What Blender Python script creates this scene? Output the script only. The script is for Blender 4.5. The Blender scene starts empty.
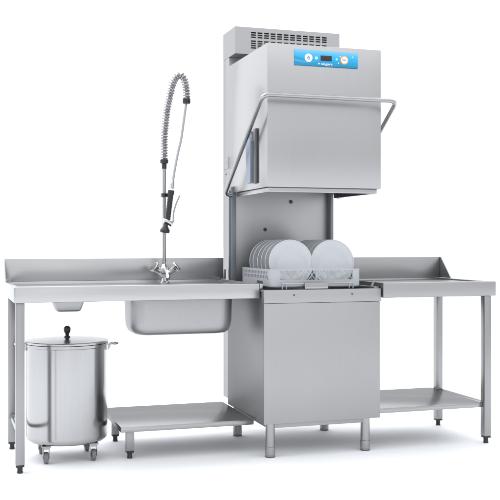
import bpy, bmesh, math, random
from mathutils import Vector, Matrix
random.seed(7)
PI = math.pi
SC = bpy.context.scene
COL = SC.collection

# ------------------------------------------------------------------ materials
def new_mat(name):
    m = bpy.data.materials.new(name); m.use_nodes = True
    nt = m.node_tree
    return m, nt, nt.nodes['Principled BSDF']

def steel(name, base, rough, scale=(2, 2, 260), amp=0.10, bump=0.012, aniso=0.0, metallic=1.0, cloud=0.06, tint=(1, 1, 1.012), edge=1.0):
    """brushed stainless steel: grain stretched along the short-scale axes, plus soft large-scale handling marks"""
    m, nt, b = new_mat(name)
    N = nt.nodes; L = nt.links
    tc = N.new('ShaderNodeTexCoord')
    mp = N.new('ShaderNodeMapping'); mp.inputs['Scale'].default_value = scale
    L.new(tc.outputs['Object'], mp.inputs['Vector'])
    n1 = N.new('ShaderNodeTexNoise'); n1.inputs['Scale'].default_value = 1.6; n1.inputs['Detail'].default_value = 4
    L.new(mp.outputs[0], n1.inputs['Vector'])
    n2 = N.new('ShaderNodeTexNoise'); n2.inputs['Scale'].default_value = 3.1; n2.inputs['Detail'].default_value = 3
    L.new(tc.outputs['Object'], n2.inputs['Vector'])
    r1 = N.new('ShaderNodeMapRange')
    r1.inputs[1].default_value = .25; r1.inputs[2].default_value = .75
    r1.inputs[3].default_value = 1 - amp; r1.inputs[4].default_value = 1 + amp
    L.new(n1.outputs['Fac'], r1.inputs[0])
    r2 = N.new('ShaderNodeMapRange')
    r2.inputs[1].default_value = .3; r2.inputs[2].default_value = .7
    r2.inputs[3].default_value = 1 - cloud; r2.inputs[4].default_value = 1 + cloud
    L.new(n2.outputs['Fac'], r2.inputs[0])
    mu = N.new('ShaderNodeMath'); mu.operation = 'MULTIPLY'
    L.new(r1.outputs[0], mu.inputs[0]); L.new(r2.outputs[0], mu.inputs[1])
    cm = N.new('ShaderNodeVectorMath'); cm.operation = 'SCALE'
    cm.inputs[0].default_value = (base * tint[0], base * tint[1], base * tint[2])
    L.new(r1.outputs[0], cm.inputs['Scale'])
    L.new(cm.outputs[0], b.inputs['Base Color'])
    rm = N.new('ShaderNodeMath'); rm.operation = 'MULTIPLY'; rm.inputs[1].default_value = rough
    L.new(mu.outputs[0], rm.inputs[0]); L.new(rm.outputs[0], b.inputs['Roughness'])
    b.inputs['Metallic'].default_value = metallic
    b.inputs['Specular Tint'].default_value = (edge, edge, edge, 1)
    if bump:
        bp = N.new('ShaderNodeBump'); bp.inputs['Strength'].default_value = bump; bp.inputs['Distance'].default_value = .002
        L.new(n1.outputs['Fac'], bp.inputs['Height']); L.new(bp.outputs[0], b.inputs['Normal'])
    return m

def plain(name, col, rough=.5, metallic=0.0, var=.05, scale=30, spec=.5, coat=0):
    m, nt, b = new_mat(name)
    N = nt.nodes; L = nt.links
    tc = N.new('ShaderNodeTexCoord')
    n1 = N.new('ShaderNodeTexNoise'); n1.inputs['Scale'].default_value = scale; n1.inputs['Detail'].default_value = 3
    L.new(tc.outputs['Object'], n1.inputs['Vector'])
    r1 = N.new('ShaderNodeMapRange'); r1.inputs[3].default_value = 1 - var; r1.inputs[4].default_value = 1 + var
    L.new(n1.outputs['Fac'], r1.inputs[0])
    cm = N.new('ShaderNodeVectorMath'); cm.operation = 'SCALE'; cm.inputs[0].default_value = col
    L.new(r1.outputs[0], cm.inputs['Scale']); L.new(cm.outputs[0], b.inputs['Base Color'])
    rm = N.new('ShaderNodeMath'); rm.operation = 'MULTIPLY'; rm.inputs[1].default_value = rough
    L.new(r1.outputs[0], rm.inputs[0]); L.new(rm.outputs[0], b.inputs['Roughness'])
    b.inputs['Metallic'].default_value = metallic
    b.inputs['Specular IOR Level'].default_value = spec
    b.inputs['Coat Weight'].default_value = coat
    return m

M = {}
M['hood'] = steel('satin_hood_steel', .42, .30, scale=(60, 60, 2), amp=.012, bump=0, cloud=.05, edge=1.0)
M['cabinet'] = steel('satin_cabinet_steel', .39, .50, scale=(60, 60, 2), amp=.012, bump=0, cloud=.05, edge=.22)
M['column'] = steel('satin_column_steel', .43, .42, scale=(60, 60, 2), amp=.016, bump=0, cloud=.06, edge=.7)
M['table'] = steel('brushed_table_steel', .46, .32, scale=(2, 2, 150), amp=.05, bump=.006)
M['outlet'] = steel('dimmed_table_steel', .365, .38, scale=(2, 2, 150), amp=.05, bump=.004, edge=.7)  # table steel with the dimmer light on the right put into its colour
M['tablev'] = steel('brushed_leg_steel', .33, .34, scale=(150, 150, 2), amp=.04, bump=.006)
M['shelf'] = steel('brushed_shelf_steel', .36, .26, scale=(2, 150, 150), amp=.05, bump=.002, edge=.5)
M['basin'] = steel('pressed_basin_steel', .38, .45, scale=(40, 40, 40), amp=.03, bump=.006)
M['bin'] = steel('polished_bin_steel', .42, .19, scale=(90, 90, 3), amp=.03, bump=.004, cloud=.15)
M['lid'] = steel('spun_lid_steel', .46, .24, scale=(20, 20, 20), amp=.04, bump=.01)
M['chrome'] = steel('chrome', .56, .07, scale=(10, 10, 10), amp=.02, bump=0, cloud=.2)
M['tube'] = steel('ground_tube_steel', .36, .25, scale=(40, 40, 40), amp=.03, bump=.006)
M['spring'] = steel('spring_wire_steel', .36, .36, scale=(20, 20, 20), amp=.05, bump=0)
M['hose'] = plain('grey_hose', (.36, .37, .385), .42)
M['film'] = plain('bluish_coated_rail', (.215, .24, .28), .4, .3)
M['black'] = plain('black_plastic', (.016, .017, .019), .34, 0, .15)
M['rubber'] = plain('dark_grey_rubber', (.045, .047, .052), .6, 0, .15)
M['wheel'] = plain('grey_wheel_rubber', (.16, .16, .165), .5, 0, .1)
M['darkgrey'] = plain('dark_grey_coated_metal', (.085, .083, .086), .4, .1)
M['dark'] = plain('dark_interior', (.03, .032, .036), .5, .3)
M['bluegrey'] = plain('blue_grey_coated_metal', (.25, .30, .37), .4, .3)
M['cyan'] = plain('cyan_plastic', (.02, .42, .80), .4)
M['plate'] = plain('white_porcelain', (.475, .495, .515), .11, 0, .015, 8, .5, .2)
M['rack'] = plain('pale_grey_rack_plastic', (.385, .40, .425), .42, 0, .03)
M['white'] = plain('white_print', (.85, .87, .9), .4, 0, .01)
M['orange'] = plain('orange_print', (.86, .36, .04), .4, 0, .02)
M['navy'] = plain('navy_print', (.03, .14, .48), .4, 0, .02)
M['display'] = plain('dark_display', (.02, .014, .022), .2, 0, .05)
M['skyprint'] = plain('pale_blue_print', (.42, .72, .93), .4, 0, .02)

def panel_material():
    """printed blue membrane panel: pale at the top, deep blue low down, with a lighter wave"""
    m, nt, b = new_mat('blue_printed_membrane')
    N = nt.nodes; L = nt.links
    tc = N.new('ShaderNodeTexCoord'); sp = N.new('ShaderNodeSeparateXYZ')
    L.new(tc.outputs['Generated'], sp.inputs[0])
    def math2(op, a, c, clamp=False):
        n = N.new('ShaderNodeMath'); n.operation = op; n.use_clamp = clamp
        for i, v in enumerate((a, c)):
            if v is None: continue
            if isinstance(v, (int, float)): n.inputs[i].default_value = v
            else: L.new(v, n.inputs[i])
        return n.outputs[0]
    X, Z = sp.outputs['X'], sp.outputs['Z']
    s = math2('SINE', math2('MULTIPLY', X, 4.2), None)
    edge = math2('SUBTRACT', math2('ADD', math2('MULTIPLY', s, -.20), .62), Z)
    mask = math2('MULTIPLY', edge, 9.0, True)
    s2 = math2('SINE', math2('ADD', math2('MULTIPLY', X, 5.0), .6), None)
    e2 = math2('ABSOLUTE', math2('SUBTRACT', math2('ADD', math2('MULTIPLY', s2, -.22), .46), Z), None)
    m2 = math2('SUBTRACT', 1.0, math2('MULTIPLY', e2, 11.0), True)
    m2 = math2('MULTIPLY', m2, math2('SUBTRACT', .75, math2('MULTIPLY', X, 1.6), True))
    r = N.new('ShaderNodeValToRGB'); L.new(Z, r.inputs[0])
    e = r.color_ramp.elements
    e[0].position = 0; e[0].color = (.0, .17, .30, 1)
    e[1].position = 1; e[1].color = (.20, .50, .74, 1)
    k = e.new(.14); k.color = (.0, .25, .47, 1)
    k = e.new(.45); k.color = (.004, .34, .63, 1)
    k = e.new(.75); k.color = (.06, .41, .68, 1)
    dk = N.new('ShaderNodeMix'); dk.data_type = 'RGBA'
    L.new(math2('MULTIPLY', mask, math2('SUBTRACT', .7, X, True)), dk.inputs[0])
    L.new(r.outputs[0], dk.inputs[6]); dk.inputs[7].default_value = (.0, .24, .48, 1)
    lt = N.new('ShaderNodeMix'); lt.data_type = 'RGBA'
    L.new(m2, lt.inputs[0]); L.new(dk.outputs[2], lt.inputs[6]); lt.inputs[7].default_value = (.13, .40, .68, 1)
    L.new(lt.outputs[2], b.inputs['Base Color'])
    b.inputs['Roughness'].default_value = .32
    return m
M['panel'] = panel_material()

def floor_material():
    m, nt, b = new_mat('white_paper_sweep')
    N = nt.nodes; L = nt.links
    tc = N.new('ShaderNodeTexCoord'); n = N.new('ShaderNodeTexNoise'); n.inputs['Scale'].default_value = 2.5
    L.new(tc.outputs['Object'], n.inputs['Vector'])
    r = N.new('ShaderNodeValToRGB'); L.new(n.outputs['Fac'], r.inputs[0])
    r.color_ramp.elements[0].color = (.86, .868, .885, 1); r.color_ramp.elements[1].color = (.88, .888, .905, 1)
    L.new(r.outputs[0], b.inputs['Base Color']); b.inputs['Roughness'].default_value = .7
    b.inputs['Specular IOR Level'].default_value = .2
    return m
M['floor'] = floor_material()
M['studio'] = plain('grey_studio_floor', (.40, .40, .41), .7, 0, .06, 3)

# ------------------------------------------------------------------ mesh builder
def catmull(pts, n=8):
    pts = [Vector(p) for p in pts]
    P = [pts[0] * 2 - pts[1]] + pts + [pts[-1] * 2 - pts[-2]]
    out = []
    for i in range(1, len(P) - 2):
        a, b, c, d = P[i - 1:i + 3]
        for k in range(n):
            t = k / n
            out.append(.5 * ((2 * b) + (c - a) * t + (2 * a - 5 * b + 4 * c - d) * t * t + (3 * b - a - 3 * c + d) * t ** 3))
    out.append(pts[-1])
    return out

def rrect(x0, x1, y0, y1, r, n=5):
    """corner-rounded rectangle loop, counter-clockwise"""
    out = []
    for cx, cy, a0 in ((x1 - r, y1 - r, 0), (x0 + r, y1 - r, PI / 2), (x0 + r, y0 + r, PI), (x1 - r, y0 + r, 3 * PI / 2)):
        for k in range(n + 1):
            a = a0 + PI / 2 * k / n
            out.append((cx + r * math.cos(a), cy + r * math.sin(a)))
    return out

class MB:
    def __init__(self): self.bm = bmesh.new()
    def box(self, x0, x1, y0, y1, z0, z1, bev=.0015, seg=2, rot=None):
        t = bmesh.new()
        bmesh.ops.create_cube(t, size=1)
        c = Vector(((x0 + x1) / 2, (y0 + y1) / 2, (z0 + z1) / 2))
        for v in t.verts: v.co = Vector((v.co.x * (x1 - x0), v.co.y * (y1 - y0), v.co.z * (z1 - z0)))
        if bev: bmesh.ops.bevel(t, geom=list(t.edges), offset=bev, segments=seg, affect='EDGES', profile=.5)
        for v in t.verts:
            v.co = (rot @ v.co if rot else v.co) + c
        self.merge(t); return self
    def merge(self, t):
        me = bpy.data.meshes.new('tmp'); t.to_mesh(me); t.free(); self.bm.from_mesh(me); bpy.data.meshes.remove(me)
    def prism(self, pts, axis, a0, a1, bev=0):
        """polygon extruded along axis (0 = X with (y,z) points, 1 = Y with (x,z), 2 = Z with (x,y))"""
        t = bmesh.new()
        def mk(p, a): return {0: (a, p[0], p[1]), 1: (p[0], a, p[1]), 2: (p[0], p[1], a)}[axis]
        A = [t.verts.new(mk(p, a0)) for p in pts]; B = [t.verts.new(mk(p, a1)) for p in pts]
        t.faces.new(A); t.faces.new(B[::-1])
        for i in range(len(pts)):
            j = (i + 1) % len(pts); t.faces.new((A[i], A[j], B[j], B[i]))
        bmesh.ops.recalc_face_normals(t, faces=list(t.faces))
        if bev: bmesh.ops.bevel(t, geom=list(t.edges), offset=bev, segments=2, affect='EDGES')
        self.merge(t); return self
    def cone(self, p0, p1, r0, r1=None, seg=20, cap=True):
        r1 = r0 if r1 is None else r1
        return self.tube([p0, p1], [r0, r1], seg, cap)
    def tube(self, pts, rad, seg=12, cap=True):
        bm = self.bm; pts = [Vector(p) for p in pts]
        if not isinstance(rad, (list, tuple)): rad = [rad] * len(pts)
        n = None; rings = []
        for i, p in enumerate(pts):
            a = pts[max(0, i - 1)]; b = pts[min(len(pts) - 1, i + 1)]
            t = (b - a).normalized()
            if n is None:
                n = t.cross(Vector((0, 0, 1)))
                if n.length < 1e-3: n = t.cross(Vector((0, 1, 0)))
            n = (n - t * n.dot(t)).normalized(); b2 = t.cross(n)
            rings.append([bm.verts.new(p + (n * math.cos(2 * PI * k / seg) + b2 * math.sin(2 * PI * k / seg)) * rad[i]) for k in range(seg)])
        for i in range(len(rings) - 1):
            for k in range(seg):
                j = (k + 1) % seg
                bm.faces.new((rings[i][k], rings[i][j], rings[i + 1][j], rings[i + 1][k]))
        if cap:
            bm.faces.new(rings[0][::-1]); bm.faces.new(rings[-1])
        return self
    def lathe(self, prof, c, seg=48, axis='Z', rot=None):
        """prof = (radius, height) pairs round a vertical axis through c, optionally rotated"""
        bm = self.bm; c = Vector(c); rings = []
        for r, h in prof:
            if r < 1e-6:
                v = Vector((0, 0, h)); v = rot @ v if rot else v
                rings.append([bm.verts.new(v + c)])
            else:
                ring = []
                for k in range(seg):
                    v = Vector((r * math.cos(2 * PI * k / seg), r * math.sin(2 * PI * k / seg), h))
                    v = rot @ v if rot else v
                    ring.append(bm.verts.new(v + c))
                rings.append(ring)
        for a, b in zip(rings, rings[1:]):
            if len(a) == 1 and len(b) == 1: continue
            for k in range(seg):
                j = (k + 1) % seg
                if len(a) == 1: bm.faces.new((a[0], b[j], b[k]))
                elif len(b) == 1: bm.faces.new((a[k], a[j], b[0]))
                else: bm.faces.new((a[k], a[j], b[j], b[k]))
        return self
    def loft(self, loops, cap0=False, cap1=False):
        bm = self.bm; R = [[bm.verts.new(p) for p in lp] for lp in loops]
        n = len(R[0])
        for a, b in zip(R, R[1:]):
            for k in range(n):
                j = (k + 1) % n; bm.faces.new((a[k], a[j], b[j], b[k]))
        if cap0: bm.faces.new(R[0][::-1])
        if cap1: bm.faces.new(R[-1])
        return self
    def grid_plate(self, us, vs, hole, fn, th):
        """plate made of cells us x vs with the cells where hole(i,j) is true left open; fn(u,v,w) places it, w from 0 to th"""
        bm = self.bm; cache = {}
        def V(i, j, k):
            if (i, j, k) not in cache: cache[(i, j, k)] = bm.verts.new(fn(us[i], vs[j], th * k))
            return cache[(i, j, k)]
        nu, nv = len(us) - 1, len(vs) - 1
        solid = lambda i, j: 0 <= i < nu and 0 <= j < nv and not hole(i, j)
        for i in range(nu):
            for j in range(nv):
                if not solid(i, j): continue
                bm.faces.new((V(i, j, 0), V(i + 1, j, 0), V(i + 1, j + 1, 0), V(i, j + 1, 0)))
                bm.faces.new((V(i, j, 1), V(i, j + 1, 1), V(i + 1, j + 1, 1), V(i + 1, j, 1)))
                for (di, dj, a, b) in ((-1, 0, (i, j), (i, j + 1)), (1, 0, (i + 1, j), (i + 1, j + 1)), (0, -1, (i, j), (i + 1, j)), (0, 1, (i, j + 1), (i + 1, j + 1))):
                    if not solid(i + di, j + dj):
                        bm.faces.new((V(*a, 0), V(*b, 0), V(*b, 1), V(*a, 1)))
        return self
    def build(self, name, mat, parent=None, smooth=38):
        bm = self.bm
        bmesh.ops.recalc_face_normals(bm, faces=list(bm.faces))
        off = Vector((0, 0, 0)); p = parent
        while p is not None:
            off += Vector(p.location); p = p.parent
        for v in bm.verts: v.co -= off
        me = bpy.data.meshes.new(name); bm.to_mesh(me); bm.free()
        for pl in me.polygons: pl.use_smooth = True
        me.set_sharp_from_angle(angle=math.radians(smooth))
        me.materials.append(mat)
        o = bpy.data.objects.new(name, me); COL.objects.link(o)
        if parent is not None: o.parent = parent
        return o

def thing(name, label, cat, loc, group=None):
    o = bpy.data.objects.new(name, None); COL.objects.link(o)
    o.location = loc; o.empty_display_size = .1
    o['label'] = label; o['category'] = cat
    if group: o['group'] = group
    return o

def text_mesh(name, body, size, centre, mat, parent, width=None, bold=0.0):
    cu = bpy.data.curves.new(name, 'FONT'); cu.body = body; cu.size = size
    cu.align_x = 'CENTER'; cu.align_y = 'CENTER'; cu.extrude = .0006; cu.offset = bold
    o = bpy.data.objects.new(name, cu); COL.objects.link(o)
    dg = bpy.context.evaluated_depsgraph_get(); dg.update()
    me = bpy.data.meshes.new_from_object(o.evaluated_get(dg))
    bpy.data.objects.remove(o)
    xs = [v.co.x for v in me.vertices]
    s = (width / (max(xs) - min(xs))) if width else 1
    off = Vector((0, 0, 0)); p = parent
    while p is not None: off += Vector(p.location); p = p.parent
    for v in me.vertices:
        v.co = Vector((v.co.x * s, -v.co.z, v.co.y)) + Vector(centre) - off
    me.materials.clear(); me.materials.append(mat)
    t = bpy.data.objects.new(name, me); COL.objects.link(t); t.parent = parent
    return t

# ------------------------------------------------------------------ setting
fl = MB().box(-40, 40, -40, -2.0, -.06, -.004, 0).build('floor', M['studio']); fl['kind'] = 'structure'
sw = MB().box(-60, 60, -7, 300, -.0035, 0, 0).build('paper_floor', M['floor']); sw['kind'] = 'structure'

# ------------------------------------------------------------------ hood dishwasher
dw = thing('hood_dishwasher', 'tall grey steel pass-through dishwasher with its hood raised and blue control panel', 'dishwasher', (.33, .33, 0))
# cabinet: open-topped sheet-steel box
c = MB()
c.box(.003, .022, .012, .655, .176, .848, .001)          # left side
c.box(.630, .648, .012, .655, .176, .846, .001)          # right side
c.box(.022, .630, .635, .655, .176, .846, .001)          # back
c.box(.022, .630, .03, .635, .176, .19, 0)               # bottom
c.box(.03, .60, .03, .62, .150, .1755, .001)             # plinth under
cab = c.build('cabinet', M['cabinet'], dw)
door = MB().box(0, .6485, 0, .0115, .176, .7912, .0012).build('front_panel', M['cabinet'], dw)
rim = MB()
rim.box(-.001, .655, -.003, .026, .7925, .860, .0025)
rim.box(-.001, .0225, .0265, .657, .849, .860, .001)
rim.box(.629, .655, .0265, .657, .849, .868, .001)
rim.box(.023, .6285, .63, .657, .849, .868, .001)
rm_ = rim.build('top_rim', M['cabinet'], dw)
for sx in (.162, .487):
    sc_ = MB().lathe([(0, .0028), (.004, .0024), (.0055, 0)], (sx, -.0031, .833), 12, rot=Matrix.Rotation(PI / 2, 3, 'X'))
    sc_.build('rim_screw', M['darkgrey'], rm_)
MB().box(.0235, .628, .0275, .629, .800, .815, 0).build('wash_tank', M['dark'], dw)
tab = MB().prism([(.616, .868), (.632, .868), (.640, .900), (.634, .902)], 1, .05, .056, 0).build('rack_stop', M['cabinet'], dw)
# rack guide at the front of the tank opening
g = MB()
g.box(.225, .355, .008, .030, .862, .895, .002)
g.box(.235, .345, .0045, .0075, .866, .880, .001)
guide = g.build('rack_guide', M['tube'], dw)
for s0, s1, nm in ((.105, .2245, 0), (.3555, .500, 0)):
    w = MB()
    w.tube(catmull([(s0, .018, .862), (s0, .018, .885), (s0 + .006, .018, .891), (s1, .018, .891)], 4), .0036, 8)
    w.tube([(s0 + .022 if s0 < .3 else s1 - .022, .018, .862), (s0 + .022 if s0 < .3 else s1 - .022, .018, .89)], .003, 8)
    if s0 > .3: w.tube([(s1, .018, .891), (s1, .018, .862)], .0036, 8)
    w.build('guide_wire', M['spring'], guide)
# feet of the machine
for (x, y) in ((.048, .044), (.582, .044), (.048, .612), (.582, .612)):
    lg = MB().lathe([(0, .1755), (.024, .1755), (.024, .056), (.0262, .054), (.0262, .012), (.0245, .010), (.0245, .006)], (x, y, 0), 28).build('leg', M['tube'], dw)
    MB().lathe([(0, .006), (.0255, .006), (.026, .003), (.0245, 0), (0, 0)], (x, y, 0), 28).build('foot', M['darkgrey'], lg)
# rear column with the spray-proof back wall
c = MB()
c.box(.018, .640, .682, .800, .20, 2.172, .002)
c.box(.030, .622, .640, .6815, .868, 2.12, .001)
colm = c.build('rear_column', M['column'], dw)
c2 = MB().box(.0155, .0175, .695, .787, 1.53, 1.60, .0006)
c2.box(.0145, .0154, .705, .74, 1.56, 1.575, .0003)
c2.build('cover_plate', M['column'], colm)
MB().lathe([(0, .003), (.005, .0025), (.0065, 0)], (.0175, .74, 1.50), 12, rot=Matrix.Rotation(-PI / 2, 3, 'Y')).build('screw', M['darkgrey'], colm)
MB().lathe([(0, .001), (.011, .001), (.011, 0)], (.224, .6395, 1.178), 20, rot=Matrix.Rotation(PI / 2, 3, 'X')).build('drain_hole', M['black'], colm)
MB().lathe([(0, .012), (.008, .011), (.0105, .003), (.0105, 0)], (.384, .6395, 1.34), 20, rot=Matrix.Rotation(PI / 2, 3, 'X')).build('back_knob', M['darkgrey'], colm)
for x0, x1 in ((.0065, .038), (.620, .6385)):
    MB().box(x0, x1, .605, .639, .868, 1.42, .002).build('guide_rail', M['film'], dw)
MB().box(.001, .0055, .615, .63, .868, 1.40, .001).build('cable_strip', M['darkgrey'], dw)
# top housing with vent grille
tx0, tx1, ty0, ty1, tz0, tz1 = .018, .658, .56, .800, 2.1725, 2.325
us = [tx0]; holes_u = set()
u = .112
for k in range(12):
    us.append(u); holes_u.add(len(us) - 1); us.append(u + .0295); u += .0395
us.append(tx1)
vs = [tz0]; holes_v = set()
v = 2.205
for grp in range(2):
    for k in range(4 if grp == 0 else 3):
        vs.append(v); holes_v.add(len(vs) - 1); vs.append(v + .0085); v += .0128
    v += .0095
vs.append(tz1)
h = MB()
h.grid_plate(us, vs, lambda i, j: i in holes_u and j in holes_v, lambda a, b, w: (a, ty0 + w, b), .002)
h.box(tx0, tx0 + .002, ty0 + .0022, ty1, tz0, tz1, 0)
h.box(tx1 - .002, tx1, ty0 + .0022, ty1, tz0, tz1, 0)
h.box(tx0 + .0022, tx1 - .0022, ty0 + .0022, ty1, tz1 - .002, tz1, 0)
h.box(tx0 + .0022, tx1 - .0022, ty0 + .0022, ty1, tz0, tz0 + .002, 0)
h.box(tx0 + .0022, tx1 - .0022, ty1 - .002, ty1, tz0 + .0022, tz1 - .0022, 0)
hs = h.build('vent_housing', M['column'], dw)
MB().box(tx0 + .03, tx1 - .03, ty0 + .03, ty0 + .034, tz0 + .01, tz1 - .01, 0).build('vent_backing', M['darkgrey'], hs)
# the raised hood: open-bottomed sheet-steel shell
hx0, hx1, hy1, hz0, hz1 = .018, .654, .680, 1.386, 2.120
h = MB()
h.box(hx0, hx1, 0, .006, hz0, hz1, .0022)
h.box(hx0, hx0 + .006, .0062, hy1, hz0, hz1, .0018)
h.box(hx1 - .006, hx1, .0062, hy1, hz0, hz1, .0018)
h.box(hx0 + .0062, hx1 - .0062, .0062, hy1 - .03, hz1 - .006, hz1 - .001, 0)
h.box(hx0 + .0062, hx1 - .0062, .592, .598, 1.44, hz1 - .0062, 0)
hood = h.build('hood', M['hood'], dw)
l = MB()
l.box(.030, .636, .012, .020, 1.361, 1.3855, .002)
l.box(.030, .038, .0205, .57, 1.361, 1.3855, .002)
l.box(.628, .636, .0205, .57, 1.361, 1.3855, .002)
l.build('hood_lip', M['hood'], hood)
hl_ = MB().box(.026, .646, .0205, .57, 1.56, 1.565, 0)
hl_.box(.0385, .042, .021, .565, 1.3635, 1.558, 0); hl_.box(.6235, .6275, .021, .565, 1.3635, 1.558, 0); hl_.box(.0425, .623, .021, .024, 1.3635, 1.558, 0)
hl_.build('hood_shade_sheets', M['dark'], hood)  # dark sheets added inside the hood to stand in for its shade
# control panel on the hood front
pn = MB().prism(rrect(.163, .519, 2.014, 2.096, .003, 3), 1, -.004, -.0003, .0006).build('control_panel', M['panel'], dw)
MB().box(.308, .370, -.0052, -.0043, 2.044, 2.071, .0004).build('display', M['display'], pn)
def disc(x, z, r, y, d=.001): return MB().lathe([(0, d), (r * .94, d), (r, d * .6), (r, 0)], (x, y, z), 32, rot=Matrix.Rotation(PI / 2, 3, 'X'))
b1 = disc(.241, 2.055, .0215, -.0042, .0014).build('power_button', M['white'], pn)
b1m = MB()
ring = [(.241 + .0062 * math.cos(a), -.0060, 2.054 + .0075 * math.sin(a)) for a in [PI / 2 + .5 + k * (2 * PI - 1.0) / 16 for k in range(17)]]
b1m.tube(ring, .0017, 6); b1m.tube([(.241, -.0060, 2.055), (.241, -.0060, 2.0645)], .0017, 6)
b1m.build('power_symbol', M['navy'], b1)
b2 = disc(.441, 2.054, .0225, -.0042, .0014).build('start_button', M['orange'], pn)
b2w = disc(.441, 2.054, .0175, -.0058, .0008).build('button_face', M['white'], b2)
text_mesh('button_word', 'Start', .012, (.441, -.0072, 2.054), M['navy'], b2, .024, .0)
text_mesh('panel_word', 'niagara', .017, (.341, -.0048, 2.0275), M['white'], pn, .064, .0001)
text_mesh('panel_mark', 'e', .014, (.298, -.0048, 2.029), M['white'], pn, .009, .0003)
for (x, z, r) in ((.284, 2.056, .0085), (.398, 2.056, .006)):
    disc(x, z, r, -.0041, .0007).build('indicator_symbol', M['skyprint'], pn)
for (x, z) in ((.488, 2.073), (.418, 2.073), (.408, 2.036)):
    disc(x, z, .003, -.0041, .0006).build('indicator_dot', M['white'], pn)
# lifting handle: a bent tube round the hood
r_ = .0115
pv = Vector((-.032, .60, 1.375)); fl_ = Vector((-.034, -.085, 1.842)); fr_ = Vector((.704, -.085, 1.842)); pr = Vector((.704, .60, 1.375))
def fillet(a, b, c, rad, n=9):
    u1 = (a - b).normalized(); u2 = (c - b).normalized()
    ang = u1.angle(u2); d = rad / math.tan(ang / 2)
    p0 = b + u1 * d; p2 = b + u2 * d
    return [p0 * (1 - t) ** 2 + b * 2 * t * (1 - t) + p2 * t ** 2 for t in [k / n for k in range(n + 1)]]
path = [Vector((.012, .60, 1.372))]
path += fillet(Vector((.012, .60, 1.372)), pv, fl_, .030)
path += fillet(pv, fl_, fr_, .048) + fillet(fl_, fr_, pr, .048)
path += fillet(fr_, pr, Vector((.66, .60, 1.372)), .030) + [Vector((.66, .60, 1.372))]
MB().tube(path, r_, 20).build('lift_handle', M['tube'], dw)
MB().box(.010, .0176, .1905, .225, 1.42, 1.69, .001).build('damper_slot', M['black'], dw)
# damper bracket on the left side of the hood
bk = MB().box(.004, .0175, .150, .190, 1.412, 1.702, .004, 3).build('damper_bar', M['darkgrey'], dw)
MB().prism([(.212, 1.418), (.268, 1.418), (.292, 1.60), (.296, 1.69), (.274, 1.702), (.206, 1.640)], 0, -.006, .0175, .002).build('damper_cover', M['bluegrey'], dw)
MB().prism([(.297, 1.60), (.312, 1.605), (.312, 1.655), (.299, 1.67)], 0, .002, .0165, .001).build('cover_tag', M['cyan'], dw)

# ------------------------------------------------------------------ square legs shared by tables
def square_leg(x0, x1, y0, y1, ztop, parent, foot_h=.040, mat=None):
    lg = MB().box(x0, x1, y0, y1, foot_h, ztop, .003).build('leg', mat or M['tablev'], parent)
    cx, cy, s = (x0 + x1) / 2, (y0 + y1) / 2, (x1 - x0)
    f = MB(); f.box(cx - s * .47, cx + s * .47, cy - s * .47, cy + s * .47, foot_h - .010, foot_h - .0005, .002)
    f.lathe([(0, foot_h - .0105), (.0135, foot_h - .0105), (.0125, .010), (.0145, .007), (.0135, 0), (0, 0)], (cx, cy, 0), 20)
    f.build('foot', M['black'], lg)
    return lg

# ------------------------------------------------------------------ sink table on the left
st = thing('sink_table', 'long brushed steel sink table with rear upstand, left of the dishwasher', 'sink table', (-.62, .38, 0))
X0, X1, Y0, Y1, ZT = -1.232, -.006, .05, .715, .892
bx0, bx1, by0, by1 = -.652, -.108, .125, .43
t = MB()
# deck with an opening for the basin, sunk 9 mm below the raised rim
lx = [X0 + .022, bx0, bx1, X1 - .014]; ly = [Y0 + .032, by0, by1, Y1 - .02]
t.grid_plate(lx, ly, lambda i, j: i == 1 and j == 1, lambda a, b, w: (a, b, .875 + w), .002)
t.box(X0 + .004, X1, Y0, Y0 + .032, .815, ZT, .004, 3)          # front apron and rim
t.box(X0, X0 + .0225, Y0 + .0005, Y1, .8145, ZT - .0005, .004, 3)        # left end
t.box(X1 - .014, X1 - .0005, Y0 + .0325, Y1, .866, ZT - .001, .002)      # right end
t.box(X0 + .0225, X1 - .0145, Y1 - .02, Y1, .815, ZT - .0005, .002)      # rear apron
t.box(X1 + .0005, .010, Y0, Y0 + .25, .8655, ZT - .0008, .002)             # tongue lapping over the machine rim
top = t.build('table_top', M['table'], st)
u = MB()
u.box(X0 - .008, -.012, Y1 - .022, Y1 - .002, ZT + .0002, 1.015, .0025)
u.prism([(Y1 - .022, ZT + .0005), (Y1 - .022, 1.013), (Y1 - .105, ZT + .0005)], 0, X0 - .008, X0 - .003, .0008)
u.box(-.0115, .006, Y1 - .015, Y1 - .003, ZT + .0002, .948, .002)
u.build('upstand', M['table'], st)
bz = .640
loops = []
for (ins, z, r) in ((0, .8776, .085), (.002, .80, .085), (.004, .70, .085), (.008, .668, .084), (.018, .646, .078), (.034, .635, .066), (.062, .630, .04)):
    loops.append([(x, y, z) for x, y in rrect(bx0 + ins, bx1 - ins, by0 + ins, by1 - ins, r, 6)])
b = MB().loft(loops, cap1=True)
b.build('basin', M['basin'], st)
f = MB().loft([[(x, y, z) for x, y in rrect(-.950 - a, -.950 + a, .30 - a, .30 + a, .012, 4)] for a, z in ((.076, .8745), (.073, .80), (.062, .765), (.056, .757), (.05, .755))], cap1=True)
f.build('scrap_chute', M['basin'], st)
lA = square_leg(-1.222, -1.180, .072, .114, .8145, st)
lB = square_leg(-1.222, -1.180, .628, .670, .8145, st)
cr = MB(); cr.tube([(-1.201, .1145, .172), (-1.201, .6275, .172)], .0105, 12)
cr.tube([(-1.201, .612, .172), (-1.201, .6275, .172)], .019, 14)
cr.build('crossbar', M['tube'], st)
lug = MB().box(-.060, -.012, .30, .46, .813, .8745, .003).build('bracket', M['tablev'], st)

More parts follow.
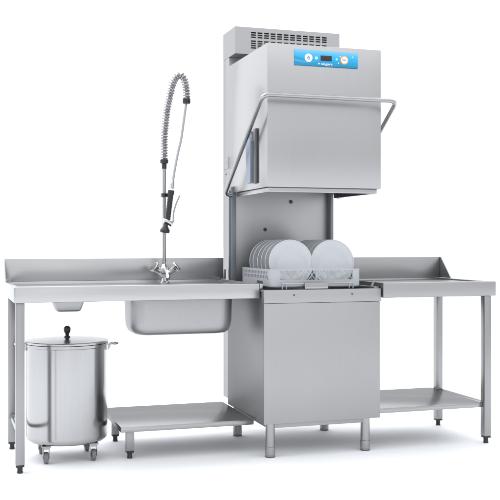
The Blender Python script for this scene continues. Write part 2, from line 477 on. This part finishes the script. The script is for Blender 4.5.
# ------------------------------------------------------------------ low shelf under the sink
ls = thing('low_shelf', 'low grey steel shelf on short legs below the sink basin', 'shelf', (-.35, .42, 0))
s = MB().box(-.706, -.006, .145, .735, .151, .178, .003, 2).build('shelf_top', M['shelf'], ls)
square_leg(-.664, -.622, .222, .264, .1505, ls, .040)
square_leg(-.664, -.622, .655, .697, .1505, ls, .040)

# ------------------------------------------------------------------ outlet table on the right
ot = thing('outlet_table', 'grey steel run-off table with bottom shelf, right of the dishwasher', 'table', (1.0, .29, 0))
X0, X1, Y0, Y1, ZT = .660, 1.342, -.018, .600, .890
t = MB()
t.grid_plate([X0 + .004, X1 - .022], [Y0 + .03, Y1 - .015], lambda i, j: False, lambda a, b, w: (a, b, .878 + w), .002)
t.box(X0, X1 - .004, Y0, Y0 + .03, .810, ZT, .004, 3)
t.box(X1 - .022, X1, Y0 + .0005, Y1, .8095, ZT - .0005, .004, 3)
t.box(X0, X1 - .0225, Y1 - .015, Y1, .81, ZT - .0005, .002)
t.box(X0, X0 + .004, Y0 + .0305, Y1 - .0155, .81, ZT - .001, 0)
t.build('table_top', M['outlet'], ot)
u = MB()
u.box(X0 + .004, X1 - .012, Y1 - .020, Y1 - .002, ZT + .0002, 1.016, .0025)
u.prism([(Y1 - .002, ZT + .0005), (Y1 - .002, 1.016), (Y1 - .026, 1.016), (.462, ZT + .010), (.462, ZT + .0005)], 0, X1 - .0117, X1 - .004, .001)
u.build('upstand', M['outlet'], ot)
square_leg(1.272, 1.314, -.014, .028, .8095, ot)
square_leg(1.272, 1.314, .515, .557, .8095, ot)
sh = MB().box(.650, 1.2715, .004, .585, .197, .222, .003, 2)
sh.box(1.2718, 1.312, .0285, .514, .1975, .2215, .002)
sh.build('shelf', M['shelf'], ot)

# ------------------------------------------------------------------ dish rack
rk = thing('dish_rack', 'pale grey plastic lattice rack holding two rows of plates in the dishwasher', 'dish rack', (.305, .31, .869))
rx0, rx1, ry0, ry1, rz0, rz1 = .052, .560, .045, .555, .869, .964
b = MB()
n = 6
out_ = rrect(rx0, rx1, ry0, ry1, .030, n); inn = rrect(rx0 + .009, rx1 - .009, ry0 + .009, ry1 - .009, .022, n)
def lp(l, z): return [(x, y, z) for x, y in l]
b.loft([lp(inn, rz0 + .004), lp(inn, .908), lp(out_, .908), lp(out_, rz0 + .006), lp(rrect(rx0 + .006, rx1 - .006, ry0 + .006, ry1 - .006, .028, n), rz0)], cap1=True)
b.loft([lp(inn, .957), lp(inn, rz1), lp(out_, rz1), lp(out_, .957), lp(inn, .957)])
for yy in [.095 + .031 * k for k in range(15)]:
    for xx in (.12, .24, .365, .485):
        b.tube([(xx, yy, rz0 + .004), (xx, yy + .004, .935)], [.0032, .002], 6)
base = b.build('rack_base', M['rack'], rk)
# corner posts
for cx, cy in ((rx0, ry0), (rx1, ry0), (rx0, ry1), (rx1, ry1)):
    sx = 1 if cx < .3 else -1; sy = 1 if cy < .3 else -1
    full = rrect(rx0, rx1, ry0, ry1, .030, n)
    pts_o = [p for p in full if abs(p[0] - cx) <= .0301 and abs(p[1] - cy) <= .0301]
    ex = .050
    ptsA = [(cx + sx * ex, cy)]; ptsB = [(cx, cy + sy * .05)]
    pts_o.sort(key=lambda p: math.atan2((p[1] - cy) * sy, (p[0] - cx) * sx))
    line = ptsA + pts_o + ptsB
    inner = []
    ic = (cx + sx * .030, cy + sy * .030)
    for p in line:
        if p in ptsA: inner.append((p[0], p[1] + sy * .006))
        elif p in ptsB: inner.append((p[0] + sx * .006, p[1]))
        else:
            dx, dy = p[0] - ic[0], p[1] - ic[1]; L_ = math.hypot(dx, dy)
            inner.append((ic[0] + dx / L_ * .024, ic[1] + dy / L_ * .024))
    w = MB().loft([lp(line + inner[::-1], .9082), lp(line + inner[::-1], .9568)], True, True)
    w.build('corner_post', M['rack'], rk)
lat = MB()
def xlat(a0, a1, fn, nseg):
    st_ = (a1 - a0) / nseg
    for k in range(nseg):
        p, q = a0 + k * st_, a0 + (k + 1) * st_
        lat.tube([fn(p, .908), fn(q, .957)], .0022, 4, False); lat.tube([fn(q, .908), fn(p, .957)], .0022, 4, False)
        lat.tube([fn((p + q) / 2, .908), fn((p + q) / 2, .957)], .0014, 4, False)
xlat(rx0 + .05, .300, lambda a, z: (a, ry0 + .003, z), 5)
xlat(.308, rx1 - .05, lambda a, z: (a, ry0 + .003, z), 5)
lat.tube([(.304, ry0 + .003, .908), (.304, ry0 + .003, .957)], .004, 6, False)
lat.build('lattice', M['rack'], rk); lat = MB()
xlat(rx0 + .05, rx1 - .05, lambda a, z: (a, ry1 - .003, z), 10)
lat.build('lattice', M['rack'], rk); lat = MB()
xlat(ry0 + .05, ry1 - .05, lambda a, z: (rx1 - .003, a, z), 10)
lat.build('lattice', M['rack'], rk)
us = [ry0 + .048]; hu = set()
k = 0
while us[-1] < ry1 - .07:
    hu.add(len(us)); us += [us[-1] + .012, us[-1] + .026]; k += 1
us.append(ry1 - .048)
us = sorted(set(round(x, 4) for x in us))
vs = [.908, .914, .930, .937, .952, .957]
sw_ = MB().grid_plate(us, vs, lambda i, j: i % 2 == 1 and j in (1, 3), lambda a, b, w: (rx0 + w, a + (b - .93) * .25, b), .005)
sw_.build('slotted_side', M['rack'], rk)
MB().box(rx0 - .0012, rx0 - .0002, .175, .270, .886, .901, .0004).build('grip_pocket', M['darkgrey'], rk)

# ------------------------------------------------------------------ plates
def plate_mesh():
    R = .1225
    prof = [(0, .012), (.055, .012), (.074, .0105), (.082, .006), (.110, -.0035), (.1175, -.0062), (.1192, -.0082), (.1212, -.0086), (R, -.007), (.1222, -.0035), (.115, -.0005), (.084, .0095), (.077, .0145), (.060, .0165), (.057, .0185), (.054, .0165), (0, .0160)]
    return MB().lathe(prof, (0, 0, 0), 72).build('plate', M['plate'], None, 50)
ordn = ['frontmost', 'second', 'third', 'fourth', 'fifth', 'sixth']
src = None
for row, cx, side in ((0, .184, 'left'), (1, .418, 'right')):
    for k in range(6):
        if src is None: o = src = plate_mesh()
        else:
            o = src.copy(); COL.objects.link(o)
        tilt = math.radians(random.uniform(5, 8))
        o.location = (cx + random.uniform(-.003, .003), .100 + .066 * k + random.uniform(-.003, .003), .996)
        o.rotation_euler = (PI / 2 * -1 - tilt * -1 * -1 + 0, random.uniform(-.01, .01), random.uniform(-.02, .02))
        o.rotation_euler[0] = -(PI / 2) - tilt
        o['label'] = ('frontmost white plate in the %s row of the dish rack' % side) if k == 0 else ('rearmost white plate in the %s row of the dish rack' % side) if k == 5 else ('%s white plate from the front in the %s row of the dish rack' % (ordn[k], side))
        o['category'] = 'plate'
        o['group'] = 'white plates in the %s row of the dish rack' % side

# ------------------------------------------------------------------ pre-rinse spray tap
tp = thing('spray_tap', 'tall chrome pre-rinse spray tap with spring hose behind the sink', 'tap', (-.382, .60, .877))
tx, ty = -.382, .60
b = MB()
b.lathe([(0, 0), (.030, 0), (.030, .005), (.022, .010), (.018, .03), (.019, .055), (.023, .066), (.023, .082), (.017, .092), (.0125, .105), (0, .105)], (tx, ty, .8774), 32)
b.tube(catmull([(tx, ty - .01, .93), (tx, ty - .05, .942), (tx, ty - .085, .932), (tx, ty - .098, .905)], 5), [.013] * 15 + [.014], 14)
body = b.build('mixer_body', M['chrome'], tp)
for s in (-1, 1):
    d = Vector((s * .74, -.22, .62)).normalized()
    o_ = Vector((tx + s * .004, ty - .012, .918))
    hdl = MB()
    hdl.tube([o_, o_ + d * .020, o_ + d * .044], [.017, .0155, .013], 18)
    q = Vector((0, 0, 1)).rotation_difference(d).to_matrix()
    prof = [(0, 0), (.0145, 0), (.0165, .008), (.021, .022), (.0285, .038), (.0300, .046), (.028, .050), (.020, .0505), (0, .0505)]
    hdl.lathe(prof, o_ + d * .036, 9, rot=q)
    hd = hdl.build('tap_handle', M['chrome'], tp, 20)
    MB().lathe([(.0255, .0508), (.020, .0535), (0, .0545)], o_ + d * .036, 24, rot=q).build('handle_cap', M['darkgrey'], hd)
MB().tube([(tx, ty, .985), (tx, ty, 1.545)], .0105, 18).build('riser_pipe', M['tube'], tp)
MB().lathe([(0, 0), (.013, 0), (.0135, .028), (.021, .031), (.0225, .036), (.0225, .050), (.019, .054), (0, .054)], (tx, ty, 1.512), 24).build('spring_collar', M['black'], tp)
cl = catmull([(tx, ty, 1.56), (tx, ty, 1.62), (-.3815, .599, 1.70), (-.369, .597, 1.83), (-.353, .594, 1.915), (-.336, .590, 1.985), (-.317, .587, 2.024), (-.296, .584, 2.037), (-.277, .581, 2.020), (-.266, .578, 1.982), (-.261, .576, 1.94), (-.2605, .575, 1.90)], 14)
# spring helix
L_ = [0]
for p, q in zip(cl, cl[1:]): L_.append(L_[-1] + (q - p).length)
tot = L_[-1]
def at(s):
    for i in range(len(L_) - 1):
        if L_[i + 1] >= s:
            f_ = (s - L_[i]) / max(1e-9, L_[i + 1] - L_[i]); return cl[i].lerp(cl[i + 1], f_), (cl[i + 1] - cl[i]).normalized()
    return cl[-1], (cl[-1] - cl[-2]).normalized()
coils = 42; hp = []
for k in range(coils * 14 + 1):
    s = tot * k / (coils * 14); p, t_ = at(s)
    yb = Vector((0, 1, 0)); n_ = t_.cross(yb).normalized(); yb = n_.cross(t_)
    a = 2 * PI * k / 14
    R_ = .0165 + .0015 * math.sin(PI * s / tot)
    hp.append(p + (n_ * math.cos(a) + yb * math.sin(a)) * R_)
MB().tube(hp, .0043, 8).build('spring', M['spring'], tp)
MB().tube(cl, .0078, 10).build('riser_hose', M['hose'], tp)
MB().lathe([(0, -.016), (.018, -.016), (.0215, -.011), (.0215, .011), (.018, .016), (0, .016)], (-.2605, .575, 1.892), 24).build('hose_collar', M['black'], tp)
MB().tube(catmull([(-.2605, .575, 1.89), (-.265, .572, 1.865), (-.281, .565, 1.765), (-.296, .558, 1.675), (-.314, .552, 1.605), (-.332, .547, 1.52), (-.346, .545, 1.44)], 8), .0068, 12).build('supply_hose', M['hose'], tp)
gun = MB()
g0 = Vector((-.355, .545, 1.39)); g1 = Vector((-.376, .545, 1.222))
gun.tube([(-.3455, .545, 1.446), (-.350, .545, 1.42), (-.354, .545, 1.398)], [.0085, .0125, .0125], 16)
gg = gun.build('spray_gun', M['chrome'], tp)
gr = MB(); nn = 26
pts = [g0.lerp(g1, k / nn) for k in range(nn + 1)]
gr.tube(pts, [.0165 - .0022 * (k % 2) + (.003 if k < 4 else 0) for k in range(nn + 1)], 16)
gr.build('grip', M['black'], gg)
hd = MB(); hd.tube(catmull([(-.398, .543, 1.222), (-.385, .543, 1.222), (-.366, .543, 1.212), (-.352, .543, 1.203)], 5), .0155, 16)
hd.build('spray_head', M['chrome'], gg)
q = Matrix.Rotation(math.radians(8), 3, 'Y')
MB().lathe([(0, .036), (.011, .036), (.013, .022), (.022, .008), (.027, 0), (.0265, -.012), (.022, -.015), (0, -.013)], (-.391, .540, 1.171), 28, rot=q).build('nozzle', M['black'], gg)
MB().tube(catmull([(-.353, .541, 1.203), (-.345, .538, 1.222), (-.344, .535, 1.262), (-.331, .533, 1.312), (-.310, .532, 1.362)], 6), .0042, 10).build('trigger', M['tube'], gg)
ck = MB()
ck.lathe([(.0108, -.011), (.019, -.011), (.019, .011), (.0108, .011)], (tx, ty, 1.365), 20)
ck.box(-.402, -.378, .565, .590, 1.355, 1.375, .003)
ck.box(-.376, -.345, .556, .592, 1.356, 1.374, .003)
ck.build('hose_hook', M['black'], tp)

# ------------------------------------------------------------------ waste bin on castors
bn = thing('waste_bin', 'round shiny steel waste bin with black-knobbed lid on castors', 'waste bin', (-.945, .36, 0))
bc = Vector((-.945, .36, 0)); R = .205
b = MB().lathe([(0, .092), (.165, .092), (.188, .096), (.200, .106), (R - .0008, .116), (R, .126), (R, .572), (R + .0035, .575), (R + .0035, .588), (R - .004, .590), (R - .004, .56)], bc, 96)
body = b.build('body', M['bin'], bn, 30)
a = math.radians(-113)
sm = MB(); sm.box(-.004, .004, -.0008, .0010, .128, .571, .0003, 1)
for v in sm.bm.verts:
    x, y, z = v.co; aa = a - x / R
    v.co = Vector((bc.x + (R + y) * math.cos(aa), bc.y + (R + y) * math.sin(aa), z))
sm.build('weld_seam', M['tube'], body)
ld = MB().lathe([(R + .001, .5905), (R + .006, .5915), (R + .006, .600), (R + .001, .603), (R - .012, .6035), (.16, .608), (.08, .614), (0, .616)], bc, 96).build('lid', M['lid'], bn, 30)
MB().lathe([(0, .6155), (.016, .6155), (.014, .622), (.0085, .626), (.010, .634), (.0165, .646), (.0185, .656), (.0165, .667), (.010, .6735), (0, .6755)], bc, 28).build('knob', M['black'], ld)
for s in (-1, 1):
    dv = Vector((s * .97, -.243 if s > 0 else .16, 0)).normalized()
    pd = Vector((-dv.y, dv.x, 0))
    h0 = bc + dv * (R + .001) + Vector((0, 0, .578))
    pts = [h0 - pd * .036 + Vector((0, 0, -.012)), h0 - pd * .036 + dv * .006, h0 - pd * .034 + dv * .040 + Vector((0, 0, .006)), h0 + pd * .0 + dv * .054 + Vector((0, 0, .008)), h0 + pd * .034 + dv * .040 + Vector((0, 0, .006)), h0 + pd * .036 + dv * .006, h0 + pd * .036 + Vector((0, 0, -.012))]
    hm = MB().tube(catmull(pts, 6), .0055, 10)
    for e in (-1, 1):
        hm.tube([h0 + pd * .036 * e + Vector((0, 0, -.022)) + dv * .001, h0 + pd * .036 * e + Vector((0, 0, .004)) + dv * .001], .0095, 12)
    hm.build('handle', M['chrome'], bn)
for sx in (-1, 1):
    for sy in (-1, 1):
        p = bc + Vector((.118 * sx, .118 * sy, 0))
        cm_ = MB()
        cm_.box(p.x - .022, p.x + .022, p.y - .022, p.y + .022, .084, .0915, .001)
        cm_.box(p.x - .0165, p.x - .0135, p.y - .013, p.y + .016, .026, .0838, .0006)
        cm_.box(p.x + .0135, p.x + .0165, p.y - .013, p.y + .016, .026, .0838, .0006)
        cm_.box(p.x - .0133, p.x + .0133, p.y - .013, p.y + .016, .074, .0838, .0006)
        cs = cm_.build('castor', M['tube'], bn)
        wr = Matrix.Rotation(PI / 2, 3, 'Y')
        MB().lathe([(.010, -.010), (.026, -.011), (.0295, -.007), (.0295, .007), (.026, .011), (.010, .010)], (p.x, p.y + .006, .0295), 28, rot=wr).build('wheel', M['wheel'], cs)
        MB().lathe([(0, -.017), (.007, -.017), (.007, .017), (0, .017)], (p.x, p.y + .006, .0295), 14, rot=wr).build('axle', M['tube'], cs)

# ------------------------------------------------------------------ camera
cam = bpy.data.cameras.new('camera'); co = bpy.data.objects.new('camera', cam); COL.objects.link(co)
co.location = (-1.5419, -4.536, 1.1)
co.rotation_euler = (PI / 2, 0, -math.radians(17.923))
cam.sensor_width = 36; cam.lens = 943 / 500 * 36; cam.shift_y = -.014
cam.clip_start = .05; cam.clip_end = 500
SC.camera = co

# ------------------------------------------------------------------ studio light
W = bpy.data.worlds.new('World'); SC.world = W; W.use_nodes = True
nt = W.node_tree; N = nt.nodes; L = nt.links
bg = N['Background']
tc = N.new('ShaderNodeTexCoord'); sp = N.new('ShaderNodeSeparateXYZ'); L.new(tc.outputs['Generated'], sp.inputs[0])
def mr(src, a, b, c, d):
    n = N.new('ShaderNodeMapRange'); n.interpolation_type = 'SMOOTHSTEP'
    n.inputs[1].default_value = a; n.inputs[2].default_value = b; n.inputs[3].default_value = c; n.inputs[4].default_value = d
    L.new(src, n.inputs[0]); return n.outputs[0]
def mt(op, a, b):
    n = N.new('ShaderNodeMath'); n.operation = op
    for i, v in enumerate((a, b)):
        if isinstance(v, (int, float)): n.inputs[i].default_value = v
        else: L.new(v, n.inputs[i])
    return n.outputs[0]
X, Y, Z = sp.outputs[0], sp.outputs[1], sp.outputs[2]
base = mr(Y, -.2, .4, 1.20, 1.25)                              # white studio walls
side = mt('MULTIPLY', mr(X, .15, -.45, 0.0, .37), mr(Y, -.3, .5, .0, 1.0))   # glow added behind on the left to lighten the hood's side
flagl = mt('MULTIPLY', mr(X, -.35, -.55, 0.0, -.65), mr(Y, .25, -.05, 0.0, 1.0))   # dark bands added to the world as contrast for bin and chrome
flagr = mt('MULTIPLY', mr(X, .72, .85, 0.0, -.45), mr(Y, .45, .2, 0.0, 1.0))  # second dark band added, on the right
flags = mt('MULTIPLY', mt('ADD', flagl, flagr), mr(Z, .35, .55, 1.0, 0.0))
ring = mt('MULTIPLY', mr(Z, .38, .56, 0.0, 1.05), mr(Z, .76, .94, 1.0, .15))  # glow added high all round to lighten the floor under tables, dimmer overhead
val = mt('ADD', mt('ADD', mt('ADD', base, side), flags), mt('MULTIPLY', ring, mr(Y, -.6, .6, .7, 1.35)))
cmb = N.new('ShaderNodeVectorMath'); cmb.operation = 'SCALE'; cmb.inputs[0].default_value = (.98, 1.0, 1.025)
L.new(val, cmb.inputs['Scale']); L.new(cmb.outputs[0], bg.inputs['Color']); bg.inputs['Strength'].default_value = 1.0

def area(name, loc, target, sx, sy, power):
    ld = bpy.data.lights.new(name, 'AREA'); ld.shape = 'RECTANGLE'; ld.size = sx; ld.size_y = sy; ld.energy = power
    o = bpy.data.objects.new(name, ld); COL.objects.link(o); o.location = loc
    o.rotation_euler = (Vector(target) - Vector(loc)).to_track_quat('-Z', 'Y').to_euler()
    return o
area('added_overhead_lamp', (0, 1.2, 4.6), (0, .3, 0), 5, 2.5, 40)  # unseen area lamp added for gradients in the steel and a white floor
area('added_left_lamp', (-4.2, -.6, 2.6), (-.2, .3, 1.0), 1.6, 2.4, 20)  # unseen area lamp added on the left to brighten faces turned that way
area('added_rear_strip_lamp', (-1.9, -8.0, 1.3), (-.9, .3, .6), 1.7, 3.0, 9)  # strip lamp added behind the camera for the bright band on the bin

SC.view_settings.view_transform = 'Standard'; SC.view_settings.look = 'None'
SC.view_settings.exposure = 0; SC.view_settings.gamma = 1
SC.cycles.use_denoising = True
SC.cycles.max_bounces = 10
